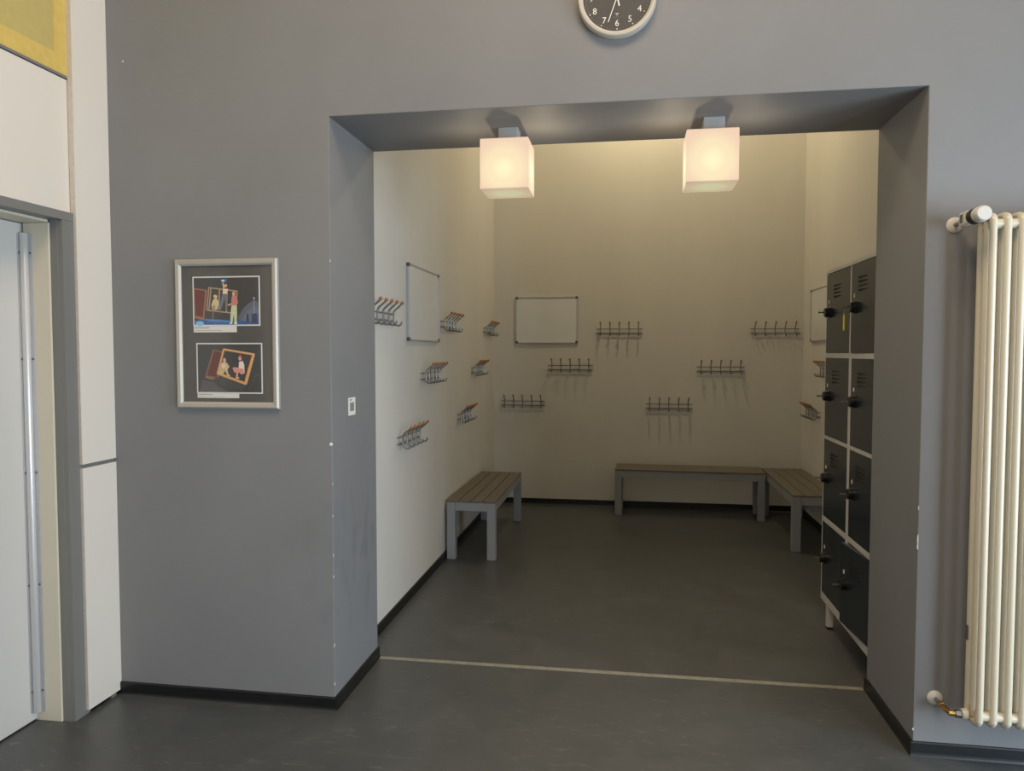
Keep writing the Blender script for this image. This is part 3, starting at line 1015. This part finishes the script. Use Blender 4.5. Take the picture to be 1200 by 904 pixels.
# lower photograph
x0b, x1b, z0b, z1b = -.655 - fx, -.328 - fx, 1.458 - fz, 1.692 - fz
MB().box(x0b, x1b, -.0091, -.0081, z0b, z1b).build('photo_paper', 'paper', pf)
p = Print(x0b + .006, x1b - .006, z0b + .006, z1b - .006, (175, 932, 138, 705))
p.poly([(175, 138), (932, 138), (932, 705), (175, 705)], (64, 64, 62))
p.poly([(230, 560), (380, 590), (620, 690), (640, 705), (190, 705)], (86, 80, 80))
p.poly([(372, 590), (600, 690), (560, 700), (400, 630)], (60, 60, 64))
p.poly([(480, 500), (740, 610), (700, 690), (560, 660), (430, 590)], (72, 72, 70))
p.poly([(362, 198), (490, 228), (415, 560), (262, 520)], (132, 98, 76))
p.poly([(376, 212), (478, 240), (400, 530), (282, 508)], (98, 52, 46))
p.bar((262, 525), (360, 555), 16, (146, 104, 70))
p.bar((870, 495), (785, 680), 5, (104, 88, 84)); p.bar((868, 495), (930, 502), 5, (96, 92, 88))
# tilted timber frame
p.bar((486, 200), (856, 262), 28, (208, 158, 108)); p.bar((846, 250), (742, 608), 34, (214, 160, 100))
p.bar((492, 196), (412, 486), 24, (200, 148, 96)); p.bar((406, 478), (752, 604), 30, (206, 152, 96))
p.bar((500, 214), (826, 268), 8, (140, 72, 50)); p.bar((820, 272), (728, 570), 10, (120, 64, 44))
# left sitting figure
p.poly([(448, 400), (470, 350), (520, 350), (556, 400), (530, 440), (548, 505), (530, 508), (500, 450), (480, 495), (415, 498), (430, 450)], (196, 168, 124))
p.poly([(455, 370), (500, 350), (520, 400), (470, 430)], (206, 196, 168))
p.disc((498, 325), 18, 24, (206, 168, 140))
p.poly([(505, 380), (552, 398), (520, 440), (510, 428), (530, 402), (503, 396)], (218, 176, 146))
# right crouching figure
p.poly([(670, 345), (715, 335), (732, 380), (735, 480), (690, 490), (665, 420)], (222, 206, 188))
p.poly([(590, 415), (625, 408), (725, 430), (730, 490), (660, 470), (655, 530), (630, 530), (635, 470), (612, 470)], (206, 140, 124))
p.disc((683, 305), 20, 26, (214, 150, 140)); p.poly([(668, 295), (686, 258), (702, 298)], (208, 110, 120))
p.disc((650, 535), 24, 9, (212, 178, 150)); p.disc((545, 505), 20, 8, (206, 172, 140))
p.poly([(372, 545), (410, 520), (415, 565), (375, 570)], (80, 56, 50))
p.done('photo_print')
# captions with small print
def caption(xa, xb, za, zb):
    MB().box(xa, xb, -.0089, -.0081, za, zb).build('caption_card', 'paper', pf)
    t_ = MB()
    h = zb - za
    for (a, b, zr, th) in ((.03, .36, .68, .10), (.03, .66, .28, .05)):
        x = xa + (xb - xa) * a
        while x < xa + (xb - xa) * b:
            wd = random.uniform(.003, .009)
            zz = za + h * zr
            t_.flat([(x, -.0091, zz), (x, -.0091, zz + h * th), (x + wd, -.0091, zz + h * th), (x + wd, -.0091, zz)][::-1])
            x += wd + .0015
    t_.build('small_print', 'ink', pf)
caption(x0 + .002, -.452 - fx, 1.741 - fz, z0 - .0005)
caption(x0b + .002, -.445 - fx, 1.437 - fz, z0b - .0005)

# ------------------------------------------------------------------ small label on the left reveal
st = tag(empty('barcode_label', (0, .246, 1.385)), 'small white label with a dark printed code on the left jamb', 'label')
MB().box(.0002, .0012, -.046, .046, -.042, .044).build('paper', 'paper', st)
bars = MB()
y = -.024
while y < .022:
    wd = random.choice((.002, .003, .005))
    bars.box(.0012, .0015, y, y + wd, -.022, .020)
    y += wd + random.choice((.0015, .0025))
bars.box(.0012, .0015, -.03, .0, .031, .035)
bars.build('printed_bars', 'ink', st)
